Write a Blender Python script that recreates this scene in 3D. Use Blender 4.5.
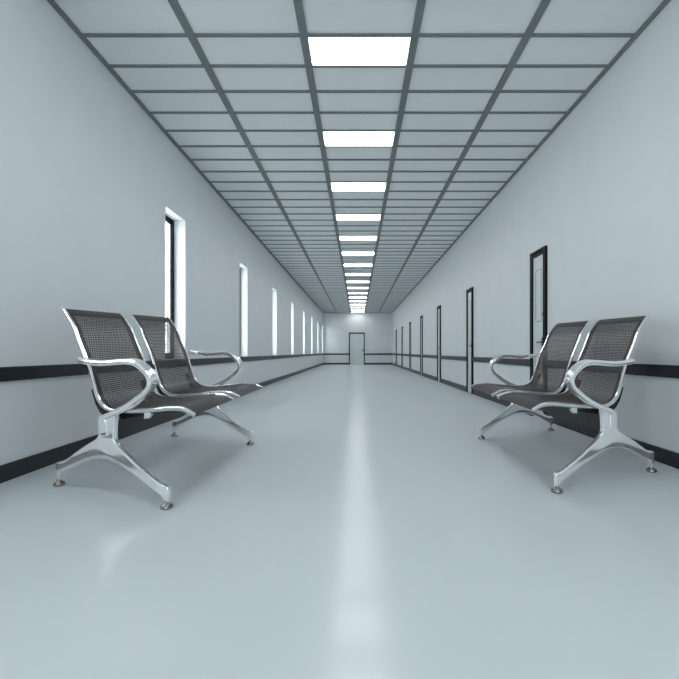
import bpy, bmesh, math
from mathutils import Vector, Matrix

sc = bpy.context.scene
for o in list(bpy.data.objects):
    bpy.data.objects.remove(o)
COL = sc.collection

# ------------------------------------------------------------------ camera, sky, exposure
FPX = 370.0                      # focal length in pixels of the 679 px frame
EYE = 0.68                       # camera height above the floor
cam_d = bpy.data.cameras.new('camera')
cam_d.sensor_width = 36.0
cam_d.lens = FPX / 679.0 * 36.0
cam_d.shift_x = -18.0 / 679.0
cam_d.shift_y = 12.5 / 679.0
cam_d.clip_start = 0.02
cam = bpy.data.objects.new('camera', cam_d)
cam.location = (0, 0, EYE)
cam.rotation_euler = (math.pi / 2, 0, 0)
COL.objects.link(cam)
sc.camera = cam

SKY = 7.0                        # bright overcast daylight outside the windows
LAMP = 11.5                      # ceiling panels
world = bpy.data.worlds.new('overcast')
sc.world = world
world.use_nodes = True
bg = world.node_tree.nodes['Background']
bg.inputs['Color'].default_value = (0.955, 0.985, 1.0, 1)
bg.inputs['Strength'].default_value = SKY

sc.view_settings.view_transform = 'Standard'
sc.view_settings.look = 'None'
sc.view_settings.exposure = -0.06
sc.view_settings.gamma = 1.0
sc.view_settings.use_curve_mapping = False
try:
    sc.cycles.max_bounces = 12
    sc.cycles.caustics_reflective = False
    sc.cycles.diffuse_bounces = 6
    sc.cycles.glossy_bounces = 6
    sc.cycles.transparent_max_bounces = 24
except Exception:
    pass

# ------------------------------------------------------------------ materials
def principled(name, color, rough=0.5, metal=0.0, spec=0.5, coat=0.0, coat_rough=0.1):
    m = bpy.data.materials.new(name)
    m.use_nodes = True
    p = m.node_tree.nodes['Principled BSDF']
    p.inputs['Base Color'].default_value = (*color, 1)
    p.inputs['Roughness'].default_value = rough
    p.inputs['Metallic'].default_value = metal
    p.inputs['Specular IOR Level'].default_value = spec
    p.inputs['Coat Weight'].default_value = coat
    p.inputs['Coat Roughness'].default_value = coat_rough
    return m, m.node_tree, p

def mottled(name, c1, c2, scale, rough, spec=0.5, stretch=(1, 1, 1), bump=0.0, detail=4.0):
    m, nt, p = principled(name, c1, rough, spec=spec)
    tc = nt.nodes.new('ShaderNodeTexCoord')
    mp = nt.nodes.new('ShaderNodeMapping')
    mp.inputs['Scale'].default_value = stretch
    nz = nt.nodes.new('ShaderNodeTexNoise')
    nz.inputs['Scale'].default_value = scale
    nz.inputs['Detail'].default_value = detail
    rp = nt.nodes.new('ShaderNodeValToRGB')
    rp.color_ramp.elements[0].position = 0.3
    rp.color_ramp.elements[0].color = (*c1, 1)
    rp.color_ramp.elements[1].position = 0.7
    rp.color_ramp.elements[1].color = (*c2, 1)
    L = nt.links.new
    L(tc.outputs['Object'], mp.inputs['Vector'])
    L(mp.outputs['Vector'], nz.inputs['Vector'])
    L(nz.outputs['Fac'], rp.inputs['Fac'])
    L(rp.outputs['Color'], p.inputs['Base Color'])
    if bump > 0:
        b = nt.nodes.new('ShaderNodeBump')
        b.inputs['Strength'].default_value = bump
        b.inputs['Distance'].default_value = 0.002
        L(nz.outputs['Fac'], b.inputs['Height'])
        L(b.outputs['Normal'], p.inputs['Normal'])
    return m

M_wall = mottled('wall_plaster', (0.69, 0.726, 0.742), (0.71, 0.746, 0.762), 5.0, 0.45, 0.3, (1, 1, 0.35), 0.05)
M_ceil = mottled('ceiling_tile', (0.76, 0.785, 0.795), (0.78, 0.805, 0.815), 3.0, 0.35, 0.4)
M_floor = mottled('floor_resin', (0.56, 0.60, 0.62), (0.575, 0.615, 0.635), 1.2, 0.21, 0.3)
def floor_gloss(m):
    nt = m.node_tree
    p = nt.nodes['Principled BSDF']
    p.inputs['Specular IOR Level'].default_value = 0.0
    g = nt.nodes.new('ShaderNodeBsdfGlossy')
    g.inputs['Color'].default_value = (0.95, 0.97, 1.0, 1)
    g.inputs['Roughness'].default_value = 0.18
    lw = nt.nodes.new('ShaderNodeLayerWeight')
    lw.inputs['Blend'].default_value = 0.12
    mr = nt.nodes.new('ShaderNodeMapRange')
    mr.inputs['To Min'].default_value = 0.075
    mr.inputs['To Max'].default_value = 0.26
    mx = nt.nodes.new('ShaderNodeMixShader')
    L = nt.links.new
    L(lw.outputs['Fresnel'], mr.inputs['Value'])
    L(mr.outputs[0], mx.inputs[0]); L(p.outputs[0], mx.inputs[1]); L(g.outputs[0], mx.inputs[2])
    L(mx.outputs[0], nt.nodes['Material Output'].inputs['Surface'])
floor_gloss(M_floor)
M_tee = mottled('grey_tee_bar', (0.165, 0.185, 0.193), (0.18, 0.20, 0.208), 8, 0.45, 0.4)
M_dark = mottled('dark_rubber', (0.010, 0.013, 0.015), (0.013, 0.016, 0.018), 8, 0.35, 0.5)
M_doorframe = mottled('black_frame', (0.005, 0.006, 0.007), (0.007, 0.008, 0.009), 8, 0.5, 0.15)
M_door = mottled('door_leaf_paint', (0.62, 0.68, 0.68), (0.64, 0.70, 0.70), 4, 0.35, 0.4)
M_groove = mottled('door_groove', (0.30, 0.34, 0.35), (0.33, 0.37, 0.38), 4, 0.5, 0.3)
M_handle = principled('brushed_handle', (0.16, 0.17, 0.18), 0.3, 1.0)[0]
M_chrome = principled('polished_chrome', (0.95, 0.95, 0.95), 0.12, 1.0)[0]
M_cast = principled('polished_aluminium', (0.97, 0.97, 0.97), 0.12, 0.80, coat=0.3, coat_rough=0.05)[0]
M_glide = principled('dark_chrome_glide', (0.26, 0.25, 0.24), 0.15, 1.0)[0]
M_beam = mottled('brown_black_steel', (0.032, 0.026, 0.025), (0.036, 0.029, 0.028), 10, 0.45, 0.5)
M_black = mottled('black_plastic', (0.008, 0.008, 0.008), (0.012, 0.012, 0.012), 10, 0.45, 0.4)

def emit_mat(name, color, strength):
    m = bpy.data.materials.new(name)
    m.use_nodes = True
    nt = m.node_tree
    nt.nodes.clear()
    e = nt.nodes.new('ShaderNodeEmission')
    e.inputs['Color'].default_value = (*color, 1)
    e.inputs['Strength'].default_value = strength
    o = nt.nodes.new('ShaderNodeOutputMaterial')
    nt.links.new(e.outputs[0], o.inputs['Surface'])
    return m
M_lamp = emit_mat('glowing_diffuser', (0.955, 0.988, 1.0), LAMP)

def glass_mat(name, tint):
    m = bpy.data.materials.new(name)
    m.use_nodes = True
    nt = m.node_tree
    nt.nodes.clear()
    t = nt.nodes.new('ShaderNodeBsdfTransparent')
    t.inputs['Color'].default_value = (*tint, 1)
    g = nt.nodes.new('ShaderNodeBsdfGlossy')
    g.inputs['Roughness'].default_value = 0.02
    x = nt.nodes.new('ShaderNodeMixShader')
    o = nt.nodes.new('ShaderNodeOutputMaterial')
    L = nt.links.new
    x.inputs[0].default_value = 0.06; L(t.outputs[0], x.inputs[1]); L(g.outputs[0], x.inputs[2])
    L(x.outputs[0], o.inputs['Surface'])
    return m
M_glass = glass_mat('window_glass', (0.95, 0.97, 0.97))
M_tinted = glass_mat('tinted_glass', (0.94, 0.955, 0.96))

def perforated_mat(width, length):
    """brown coated steel sheet punched with staggered round holes inside a plain border; UV in metres"""
    m, nt, p = principled('perforated_brown_steel', (0.030, 0.0215, 0.018), 0.38, 0.0, 0.4)
    L = nt.links.new
    def math_(op, a, b=None, c=None):
        n = nt.nodes.new('ShaderNodeMath'); n.operation = op
        for i, v in enumerate((a, b, c)):
            if v is None: continue
            if isinstance(v, (int, float)): n.inputs[i].default_value = v
            else: L(v, n.inputs[i])
        return n.outputs[0]
    uv = nt.nodes.new('ShaderNodeUVMap'); uv.uv_map = 'UVMap'
    sep = nt.nodes.new('ShaderNodeSeparateXYZ')
    L(uv.outputs[0], sep.inputs[0])
    x, y = sep.outputs[0], sep.outputs[1]
    P = 0.0125
    R2 = (0.0036 / P) ** 2
    def grid(ox, oy):
        gx = math_('SUBTRACT', math_('FRACT', math_('ADD', math_('DIVIDE', x, P), ox)), 0.5)
        gy = math_('SUBTRACT', math_('FRACT', math_('ADD', math_('DIVIDE', y, P * 1.732), oy)), 0.5)
        gy = math_('MULTIPLY', gy, 1.732)
        d = math_('ADD', math_('MULTIPLY', gx, gx), math_('MULTIPLY', gy, gy))
        return math_('LESS_THAN', d, R2)
    h = math_('MAXIMUM', grid(0, 0), grid(0.5, 0.5))
    bx = math_('LESS_THAN', math_('ABSOLUTE', math_('SUBTRACT', x, width / 2)), width / 2 - 0.036)
    by0 = math_('GREATER_THAN', y, 0.058)
    by1 = math_('LESS_THAN', y, length - 0.115)
    h = math_('MULTIPLY', math_('MULTIPLY', h, bx), math_('MULTIPLY', by0, by1))
    t = nt.nodes.new('ShaderNodeBsdfTransparent')
    mx = nt.nodes.new('ShaderNodeMixShader')
    out = nt.nodes['Material Output']
    L(h, mx.inputs[0]); L(p.outputs[0], mx.inputs[1]); L(t.outputs[0], mx.inputs[2])
    L(mx.outputs[0], out.inputs['Surface'])
    return m

# ------------------------------------------------------------------ helpers
def link(name, bm, mat, parent=None, smooth=False, loc=None):
    bmesh.ops.recalc_face_normals(bm, faces=bm.faces)
    me = bpy.data.meshes.new(name)
    bm.to_mesh(me); bm.free()
    me.materials.append(mat)
    if smooth:
        for p in me.polygons: p.use_smooth = len(p.vertices) < 40
        try:
            me.set_sharp_from_angle(angle=math.radians(40))
        except Exception:
            pass
    o = bpy.data.objects.new(name, me)
    if loc: o.location = loc
    COL.objects.link(o)
    if parent: o.parent = parent
    return o

def box(bm, x0, x1, y0, y1, z0, z1, bevel=0.0):
    r = bmesh.ops.create_cube(bm, size=1.0)
    vs = r['verts']
    for v in vs:
        v.co = Vector(((x0 + x1) / 2 + v.co.x * (x1 - x0), (y0 + y1) / 2 + v.co.y * (y1 - y0), (z0 + z1) / 2 + v.co.z * (z1 - z0)))
    if bevel > 0:
        es = list({e for v in vs for e in v.link_edges})
        bmesh.ops.bevel(bm, geom=es, offset=bevel, segments=2, affect='EDGES', profile=0.5)

def structure(o):
    o['kind'] = 'structure'
    return o

def thing(name, label, cat, loc=(0, 0, 0), rotz=0.0, group=None):
    o = bpy.data.objects.new(name, None)
    o.empty_display_size = 0.1
    o.location = loc; o.rotation_euler = (0, 0, rotz)
    o['label'] = label; o['category'] = cat
    if group: o['group'] = group
    COL.objects.link(o)
    return o

# ------------------------------------------------------------------ the corridor
XL, XR, YB, YE, H = -1.86, 1.875, -3.0, 20.05, 2.80
WT = 0.2
WIN0, WSTEP, WW = 3.582, 2.257, 0.415        # first window, spacing, width
WZ0, WZ1 = 0.612, 2.095
wins = [WIN0 + WSTEP * k for k in list(range(0, 8)) + [-2, -1]]  # last two are unseen windows added for extra daylight
wins_sorted = sorted(wins)

bm = bmesh.new(); box(bm, XL - WT, XR + WT, YB - WT, YE + WT, -0.1, 0.0)
structure(link('floor', bm, M_floor))
bm = bmesh.new(); box(bm, XL - WT, XR + WT, YB - WT, YE + WT, H, H + 0.1)
ceiling = structure(link('ceiling', bm, M_ceil))

bm = bmesh.new()                                # left wall with its window openings
ys = [YB]
for w in wins_sorted: ys += [w, w + WW]
ys.append(YE)
for i in range(len(ys) - 1):
    if i % 2 == 0:
        box(bm, XL - WT, XL, ys[i], ys[i + 1], 0, H)
    else:
        box(bm, XL - WT, XL, ys[i], ys[i + 1], 0, WZ0)
        box(bm, XL - WT, XL, ys[i], ys[i + 1], WZ1, H)
structure(link('wall_left', bm, M_wall))
bm = bmesh.new(); box(bm, XR, XR + WT, YB, YE, 0, H)
structure(link('wall_right', bm, M_wall))
bm = bmesh.new(); box(bm, XL - WT, XR + WT, YE, YE + WT, 0, H)
structure(link('wall_end', bm, M_wall))
GX0, GX1, GZ0, GZ1 = -1.35, 1.365, 0.10, 2.45      # glazing added behind the viewer, unseen, to brighten chrome and foreground
bm = bmesh.new()
box(bm, XL - WT, GX0, YB - WT, YB, 0, H); box(bm, GX1, XR + WT, YB - WT, YB, 0, H)
box(bm, GX0, GX1, YB - WT, YB, 0, GZ0); box(bm, GX0, GX1, YB - WT, YB, GZ1, H)
structure(link('wall_back', bm, M_wall))
bm = bmesh.new()
gx = [GX0 + (GX1 - GX0) * k / 3 for k in range(4)]
box(bm, GX0, GX1, YB - 0.12, YB - 0.07, GZ0, GZ0 + 0.06)
box(bm, GX0, GX1, YB - 0.12, YB - 0.07, GZ1 - 0.06, GZ1)
for x in gx:
    xa, xb = max(GX0, x - 0.03), min(GX1, x + 0.03)
    box(bm, xa, xb, YB - 0.12, YB - 0.07, GZ0 + 0.06, GZ1 - 0.06)
fill_glazing = structure(link('window_11', bm, M_doorframe))
bm = bmesh.new()
for k in range(3): box(bm, gx[k] + 0.03, gx[k + 1] - 0.03, YB - 0.098, YB - 0.092, GZ0 + 0.06, GZ1 - 0.06)
link('glass_pane', bm, M_tinted, fill_glazing)

# windows
for i, y in enumerate(wins):
    fx0, fx1, fw = XL - 0.136, XL - 0.12, 0.058
    bm = bmesh.new()
    box(bm, fx0, fx1, y, y + fw, WZ0, WZ1)
    box(bm, fx0, fx1, y + WW - fw, y + WW, WZ0, WZ1)
    box(bm, fx0, fx1, y + fw, y + WW - fw, WZ1 - fw, WZ1)
    box(bm, fx0, fx1, y + fw, y + WW - fw, WZ0, WZ0 + fw)
    wdw = structure(link('window_%d' % (i + 1), bm, M_doorframe))
    bm = bmesh.new()
    box(bm, XL - 0.131, XL - 0.127, y + fw, y + WW - fw, WZ0 + fw, WZ1 - fw)
    link('glass_pane', bm, M_glass, wdw)

# doors on the right wall
DZ = 1.732
D0, DSTEP, DW = 3.652, 2.327, 0.328
doors = [D0 + DSTEP * k for k in range(0, 7)]
def door(n, make, width, leaf_label=None):
    """make(a0,a1,d0,d1,z0,z1,bm): a along the wall, d out of the wall"""
    fw, fd = 0.050, 0.022
    bm = bmesh.new()
    make(bm, 0, fw, 0, fd, 0, DZ)
    make(bm, width - fw, width, 0, fd, 0, DZ)
    make(bm, fw, width - fw, 0, fd, DZ - 0.024, DZ)
    make(bm, fw, width - fw, 0, fd, DZ - 0.062, DZ - 0.036)
    make(bm, fw, width - fw, 0, 0.012, DZ - 0.036, DZ - 0.024)
    d = structure(link('door_%d' % n, bm, M_doorframe))
    bm = bmesh.new()
    make(bm, fw, width - fw, 0, 0.008, 0.006, DZ - 0.062)
    leaf = link('door_leaf', bm, M_door, d)
    bm = bmesh.new()
    g0, g1 = fw + 0.22 * (width - 2 * fw), width - fw - 0.22 * (width - 2 * fw)
    for (a0, a1, z0, z1) in ((g0, g0 + .008, 1.0, 1.52), (g1 - .008, g1, 1.0, 1.52), (g0, g1, .992, 1.0), (g0, g1, 1.52, 1.528),
                             (g0, g0 + .008, 0.2, 0.66), (g1 - .008, g1, 0.2, .66), (g0, g1, .192, .2), (g0, g1, .66, .668)):
        make(bm, a0, a1, 0.008, 0.0095, z0, z1)
    if width < 0.6:
        link('panel_moulding', bm, M_groove, leaf)
    else:
        bm.free()
    return d, leaf

for i, y in enumerate(doors):
    def mk(bm, a0, a1, d0, d1, z0, z1, y=y):
        box(bm, XR - d1, XR - d0, y + a0, y + a1, z0, z1)
    d, leaf = door(i + 1, mk, DW)
    bm = bmesh.new()
    mk(bm, 0.075, 0.095, 0.008, 0.014, 0.735, 0.825)
    mk(bm, 0.079, 0.091, 0.014, 0.036, 0.772, 0.786)
    mk(bm, 0.079, 0.150, 0.030, 0.040, 0.772, 0.786)
    link('door_handle', bm, M_handle, d)
    bm = bmesh.new()
    mk(bm, 0.066, 0.078, 0.008, 0.016, 1.045, 1.075)
    link('door_stop_button', bm, M_handle, d)

EX0, EX1 = -0.461, 0.391
def mk(bm, a0, a1, d0, d1, z0, z1):
    box(bm, EX0 + a0, EX0 + a1, YE - d1, YE - d0, z0, z1)
d, leaf = door(8, mk, EX1 - EX0)
bm = bmesh.new()
mk(bm, 0.735, 0.775, 0.008, 0.014, 0.71, 0.85)
mk(bm, 0.745, 0.765, 0.014, 0.05, 0.765, 0.785)
mk(bm, 0.66, 0.765, 0.042, 0.056, 0.765, 0.785)
link('door_handle', bm, M_handle, d)

# wall rails and skirting
RZ0, RZ1, RT = 0.526, 0.602, 0.018
BZ, BT = 0.09, 0.014
gaps = []
for y in doors: gaps.append((y, y + DW))
def runs(a, b, gaps):
    out = []; s = a
    for g0, g1 in gaps:
        out.append((s, g0)); s = g1
    out.append((s, b))
    return out
bm = bmesh.new(); box(bm, XL, XL + RT, YB, YE - RT, RZ0, RZ1, 0.004)
structure(link('trim_1', bm, M_dark))
bm = bmesh.new()
for a, b in runs(YB, YE - RT, gaps): box(bm, XR - RT, XR, a, b, RZ0, RZ1, 0.004)
structure(link('trim_2', bm, M_dark))
bm = bmesh.new()
for a, b in ((XL + RT, EX0), (EX1, XR - RT)): box(bm, a, b, YE - RT, YE, RZ0, RZ1, 0.004)
structure(link('trim_3', bm, M_dark))
bm = bmesh.new(); box(bm, XL, XL + BT, YB, YE - BT, 0, BZ)
structure(link('baseboard_left', bm, M_dark))
bm = bmesh.new()
for a, b in runs(YB, YE - BT, gaps): box(bm, XR - BT, XR, a, b, 0, BZ)
structure(link('baseboard_right', bm, M_dark))
bm = bmesh.new()
for a, b in ((XL + BT, EX0), (EX1, XR - BT)): box(bm, a, b, YE - BT, YE, 0, BZ)
structure(link('baseboard_end', bm, M_dark))

# ceiling grid
TX = (-1.113, -0.360, 0.385, 1.135)
TW, CW = 0.052, 0.021
def tee(n): return 2.471 + 0.2667 * n
for x in TX:
    bm = bmesh.new(); box(bm, x - TW / 2, x + TW / 2, YB, YE, H - 0.012, H)
    link('main_runner', bm, M_tee, ceiling)
bm = bmesh.new()
n = -20
while tee(n) < YE - 0.05:
    xs = [XL + 0.03] + [v for x in TX for v in (x - TW / 2, x + TW / 2)] + [XR - 0.03]
    for k in range(0, len(xs), 2):
        box(bm, xs[k], xs[k + 1], tee(n) - CW / 2, tee(n) + CW / 2, H - 0.010, H)
    n += 1
link('cross_tees', bm, M_tee, ceiling)
bm = bmesh.new(); box(bm, XL, XL + 0.03, YB, YE, H - 0.016, H)
structure(link('trim_4', bm, M_tee))
bm = bmesh.new(); box(bm, XR - 0.03, XR, YB, YE, H - 0.016, H)
structure(link('trim_5', bm, M_tee))
bm = bmesh.new(); box(bm, XL + 0.03, XR - 0.03, YE - 0.03, YE, H - 0.016, H)
structure(link('trim_6', bm, M_tee))

# glowing ceiling panels
ords = ['first and largest', 'second', 'third', 'fourth', 'fifth', 'sixth', 'seventh', 'eighth', 'ninth', 'tenth', 'eleventh',
        'twelfth', 'thirteenth', 'fourteenth', 'fifteenth', 'sixteenth', 'seventeenth']
lx0, lx1 = TX[1] + TW / 2, TX[2] - TW / 2
lxc, lw, ll = (lx0 + lx1) / 2, lx1 - lx0, 0.2667 - CW
proto = None
for n in list(range(0, 68, 4)) + [-4, -8, -12, -16]:  # negative ones are added out of view to light the foreground
    yc = (tee(n) + tee(n + 1)) / 2
    if n >= 0:
        lab = 'white glowing panel in the middle row of ceiling tiles, %s counting from the viewer' % ords[n // 4]
        if n == 64: lab = 'smallest, farthest white glowing panel in the middle row, nearest the end wall'
        if n == 0: lab = 'largest and nearest white glowing panel in the middle row of ceiling tiles'
    else:
        lab = 'white glowing fill panel added out of view in the ceiling, number %s back' % {-4: 'one', -8: 'two', -12: 'three', -16: 'four'}[n]
    t = thing('ceiling_light', lab, 'ceiling light', (lxc, yc, H), 0, 'glowing panels along the corridor ceiling')
    if proto is None:
        proto = t
        bm = bmesh.new()
        f = 0.006
        box(bm, -lw / 2, -lw / 2 + f, -ll / 2, ll / 2, -0.006, 0)
        box(bm, lw / 2 - f, lw / 2, -ll / 2, ll / 2, -0.006, 0)
        box(bm, -lw / 2 + f, lw / 2 - f, -ll / 2, -ll / 2 + f, -0.006, 0)
        box(bm, -lw / 2 + f, lw / 2 - f, ll / 2 - f, ll / 2, -0.006, 0)
        link('light_frame', bm, M_door, t)
        bm = bmesh.new()
        box(bm, -lw / 2 + f, lw / 2 - f, -ll / 2 + f, ll / 2 - f, -0.010, 0, 0.002)
        link('light_diffuser', bm, M_lamp, t)
    else:
        for ch in proto.children:
            c = ch.copy(); COL.objects.link(c); c.parent = t

# ------------------------------------------------------------------ the benches
def spline(pts, per=8):
    """Catmull-Rom through 2-D points"""
    P = [Vector((p[0], p[1])) for p in pts]
    P = [2 * P[0] - P[1]] + P + [2 * P[-1] - P[-2]]
    out = []
    for i in range(1, len(P) - 2):
        a, b, c, d = P[i - 1], P[i], P[i + 1], P[i + 2]
        for k in range(per):
            t = k / per
            out.append(0.5 * ((2 * b) + (c - a) * t + (2 * a - 5 * b + 4 * c - d) * t * t + (3 * b - a - 3 * c + d) * t ** 3))
    out.append(P[-2])
    return out

def interp(vals, n):
    out = []
    for i in range(n):
        t = i / (n - 1) * (len(vals) - 1)
        k = min(int(t), len(vals) - 2)
        out.append(vals[k] + (vals[k + 1] - vals[k]) * (t - k))
    return out

PROFILE = [(-.006, .905), (.026, .882), (.062, .842), (.092, .805), (.127, .736), (.188, .626), (.241, .495), (.262, .452), (.288, .424), (.325, .405), (.375, .397),
           (.48, .401), (.60, .415), (.70, .428), (.762, .431), (.803, .425), (.847, .408)]
SIDE = spline(PROFILE, 6)
ARM = spline([(.166, .646), (.188, .641), (.212, .636), (.328, .628), (.445, .635), (.500, .637), (.548, .630), (.598, .602), (.626, .572), (.634, .545), (.620, .516), (.585, .486), (.495, .431), (.405, .394), (.335, .366)], 5)

US = dict(near_arm=0.0, r1=0.032, r2=0.474, r3=0.569, r4=1.019, far_arm=1.099)

def make_bench(label, X0, Y0, theta, shear, sz, kz, mirror):
    root = thing('waiting_bench', label, 'bench', (-X0 if mirror else X0, Y0, 0), theta if mirror else -theta, 'two-seat corridor benches')
    sgn = -1.0 if mirror else 1.0
    def T(u, v, w):                              # along the bench, front-back, height
        return Vector((sgn * v, u + shear * v, w * (sz + kz * u)))

    def sweep(bm, path, u, hu, hn, seg=14, power=2.0, cap=True, bone=False):
        """elliptic section swept in the plane u: hu half width along u, hn half thickness in plane"""
        n = len(path)
        hu = hu if isinstance(hu, list) else [hu] * n
        hn = hn if isinstance(hn, list) else [hn] * n
        rings = []
        for i, p in enumerate(path):
            a = path[max(i - 1, 0)]; b = path[min(i + 1, n - 1)]
            t = (b - a).normalized(); nn = Vector((-t.y, t.x))
            ring = []
            for k in range(seg):
                ang = 2 * math.pi * k / seg
                c, s = math.cos(ang), math.sin(ang)
                cu = math.copysign(abs(c) ** (2 / power), c); sn = math.copysign(abs(s) ** (2 / power), s)
                if bone: cu = c; sn = s * (0.32 + 1.1 * c * c)
                q = p + nn * (hn[i] * sn)
                ring.append(bm.verts.new(T(u + hu[i] * cu, q.x, q.y)))
            rings.append(ring)
        for i in range(n - 1):
            for k in range(seg):
                bm.faces.new((rings[i][k], rings[i][(k + 1) % seg], rings[i + 1][(k + 1) % seg], rings[i + 1][k]))
        if cap:
            bm.faces.new(rings[0]); bm.faces.new(rings[-1])

    def plate(bm, outline, u0, u1, bev=0.006, seg=3, taper=None):
        """closed (v,w) outline extruded from u0 to u1 with rounded rims"""
        tmp = bmesh.new()
        A = [tmp.verts.new((u0, p[0], p[1])) for p in outline]
        B = [tmp.verts.new((u1, p[0], p[1])) for p in outline]
        fa = tmp.faces.new(A); fb = tmp.faces.new(B[::-1])
        for i in range(len(A)):
            j = (i + 1) % len(A)
            tmp.faces.new((A[i], A[j], B[j], B[i]))
        bmesh.ops.recalc_face_normals(tmp, faces=tmp.faces)
        if bev > 0:
            es = list(fa.edges) + list(fb.edges)
            bmesh.ops.bevel(tmp, geom=es, offset=bev, segments=seg, affect='EDGES', profile=0.5)
        if taper:
            um = (u0 + u1) / 2
            for v in tmp.verts: v.co.x = um + (v.co.x - um) * taper(v.co.y)
        vm = {v: bm.verts.new(T(*v.co)) for v in tmp.verts}
        for f in tmp.faces:
            try: bm.faces.new([vm[v] for v in f.verts])
            except ValueError: pass
        tmp.free()

    def lathe(bm, u, v, prof, seg=20):
        rings = []
        for r, z in prof:
            ring = []
            for k in range(seg):
                a = 2 * math.pi * k / seg
                c = T(u, v, 0) + Vector((r * math.cos(a), r * math.sin(a), z))
                ring.append(bm.verts.new(c))
            rings.append(ring)
        for i in range(len(rings) - 1):
            for k in range(seg):
                bm.faces.new((rings[i][k], rings[i][(k + 1) % seg], rings[i + 1][(k + 1) % seg], rings[i + 1][k]))
        bm.faces.new(rings[0]); bm.faces.new(rings[-1])

    # leg castings with their levelling feet
    up = [(.307, .284), (.303, .272), (.289, .262), (.262, .248), (.225, .229), (.180, .203), (.137, .177), (.095, .150), (.065, .131), (.050, .125), (.030, .125), (.010, .119), (.002, .106)]
    stub_r = [(.002, .034), (.030, .034)]
    low_r = [(.036, .064), (.052, .072), (.107, .098), (.150, .121), (.196, .142), (.225, .153), (.254, .162), (.282, .169), (.309, .173), (.340, .176), (.370, .176), (.400, .173), (.430, .166), (.469, .153), (.507, .138), (.545, .122), (.590, .101), (.630, .082), (.670, .063), (.690, .055), (.700, .050)]
    stub_f = [(.702, .034), (.731, .034)]
    up_f = [(.733, .086), (.730, .094), (.718, .100), (.700, .101), (.675, .111), (.642, .127), (.600, .148), (.557, .170), (.512, .198), (.469, .224), (.440, .244), (.424, .260), (.416, .272), (.413, .284)]
    outline = up + stub_r + low_r + stub_f + up_f
    for ua in (US['near_arm'], US['far_arm']):
        bm = bmesh.new()
        plate(bm, outline, ua - 0.019, ua + 0.019, 0.009, 4, lambda v: 1.0 - 0.30 * min(1.0, abs(v - .36) / .36))
        leg = link('leg_frame', bm, M_cast, root, smooth=True)
        for v in (0.016, .7165):
            bm = bmesh.new()
            lathe(bm, ua, v, [(.021, 0), (.025, .003), (.026, .009), (.023, .015), (.015, .021), (.010, .025), (.008, .036)])
            link('foot_glide', bm, M_glide, leg, smooth=True)

    # arm castings: loop plus upper post
    n = len(ARM)
    hn = interp([.013, .021, .022, .022, .022, .022, .022, .022, .021, .021, .021, .022, .023, .024, .024], n)
    hu = interp([.014, .021, .023, .025, .026, .028, .030, .031, .031, .030, .029, .027, .024, .022, .020], n)
    for ua in (US['near_arm'], US['far_arm']):
        bm = bmesh.new()
        sweep(bm, ARM, ua, hu, hn, 28, bone=True)
        post = [(.310, .268), (.308, .34), (.308, .362), (.318, .374), (.340, .384), (.390, .402), (.445, .422), (.458, .412), (.438, .397), (.424, .380), (.416, .350), (.411, .268)]
        plate(bm, post, ua - 0.0175, ua + 0.0175, 0.007, 3)
        # raised flute on the outer face of the post
        for du in (-0.0205, 0.0165):
            plate(bm, [(.330, .290), (.329, .348), (.336, .357), (.350, .360), (.364, .354), (.368, .290)], ua + du, ua + du + 0.004, 0.0015, 2)
        link('armrest', bm, M_cast, root, smooth=True)

    # beam under the seats
    bm = bmesh.new()
    plate(bm, [(.298, .268), (.298, .366), (.402, .366), (.402, .268)], US['near_arm'] + .016, US['far_arm'] - .016, 0.004, 2)
    link('support_beam', bm, M_beam, root)

    # seats
    ns = len(SIDE)
    seglen = [0.0]
    for i in range(1, ns): seglen.append(seglen[-1] + (SIDE[i] - SIDE[i - 1]).length)
    for (ra, rb) in ((US['r1'], US['r2']), (US['r3'], US['r4'])):
        w = rb - ra
        bm = bmesh.new()
        uvl = bm.loops.layers.uv.new('UVMap')
        NU = 6
        sheets = []
        th = 0.0006
        for side in (1, -1):
            grid = []
            for i, p in enumerate(SIDE):
                a = SIDE[max(i - 1, 0)]; b = SIDE[min(i + 1, ns - 1)]
                t = (b - a).normalized(); nn = Vector((-t.y, t.x))
                q = p + nn * (side * th)
                grid.append([bm.verts.new(T(ra + .004 + (w - .008) * k / NU, q.x, q.y)) for k in range(NU + 1)])
            sheets.append(grid)
        def quad(vs, uvs):
            f = bm.faces.new(vs)
            for lp, uvc in zip(f.loops, uvs): lp[uvl].uv = uvc
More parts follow.
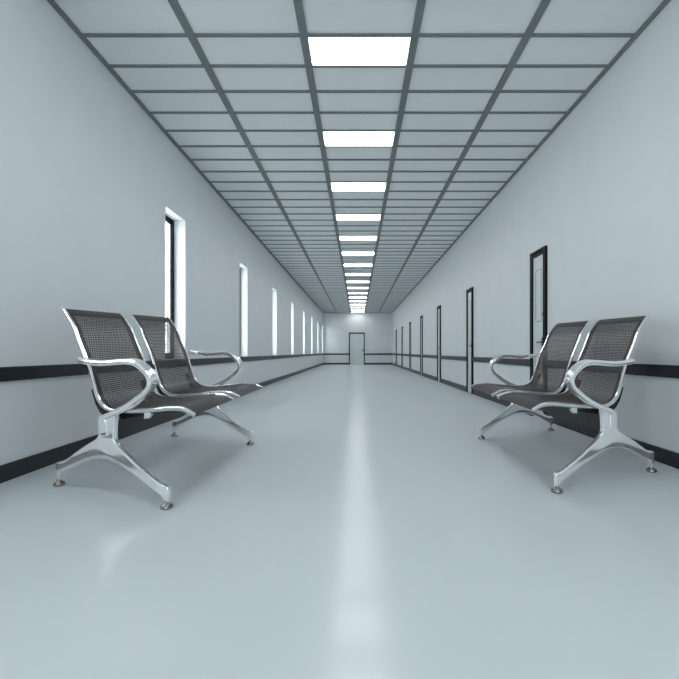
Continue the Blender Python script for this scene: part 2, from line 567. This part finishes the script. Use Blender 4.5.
        for grid in sheets:
            for i in range(ns - 1):
                for k in range(NU):
                    uvs = [((w) * kk / NU, seglen[ii]) for ii, kk in ((i, k), (i, k + 1), (i + 1, k + 1), (i + 1, k))]
                    quad([grid[i][k], grid[i][k + 1], grid[i + 1][k + 1], grid[i + 1][k]], uvs)
        A, B = sheets
        for k in range(NU):
            quad([A[0][k], A[0][k + 1], B[0][k + 1], B[0][k]], [(0, 0)] * 4)
            quad([A[-1][k], A[-1][k + 1], B[-1][k + 1], B[-1][k]], [(0, 0)] * 4)
        for i in range(ns - 1):
            for k in (0, NU):
                quad([A[i][k], A[i + 1][k], B[i + 1][k], B[i][k]], [(0, 0)] * 4)
        link('seat_panel', bm, perforated_mat(w, seglen[-1]), root, smooth=True)
        for r in (ra, rb):
            bm = bmesh.new()
            sweep(bm, SIDE, r, 0.009, 0.0108, 14, 2.4)
            link('side_rail', bm, M_chrome, root, smooth=True)
        # black brackets that carry the rails on the beam
        for u0 in (ra + .016, rb - .032):
            bm = bmesh.new()
            plate(bm, [(.194, .488), (.214, .500), (.232, .480), (.252, .438), (.278, .410), (.318, .389), (.372, .380), (.470, .386), (.545, .394), (.545, .378), (.470, .366), (.402, .352), (.300, .352), (.255, .378), (.222, .420)], u0, u0 + .016, 0.003, 2)
            link('seat_bracket', bm, M_black, root)
    for u0 in (US['r1'] + .012, US['r4'] - .030):
        bm = bmesh.new()
        plate(bm, [(.548, .368), (.548, .402), (.585, .406), (.596, .392), (.580, .372)], u0, u0 + .018, 0.003, 2)
        link('mounting_tab', bm, M_chrome, root)
    bm = bmesh.new()
    plate(bm, [(.196, .560), (.200, .585), (.216, .585), (.214, .556)], US['r2'] + .008, US['r3'] - .008, 0.003, 2)
    link('seat_connector', bm, M_black, root)
    return root

make_bench('two-seat chrome and brown mesh bench by the left wall, below the windows',
           -1.53676, 1.89340, 0.039433, -0.354740, 1.0, 0.051499, False)
make_bench('two-seat chrome and brown mesh bench by the right wall, in front of the doors',
           -1.684156, 2.106963, -0.0040385, -0.443211, 0.984147, 0.032713, True)
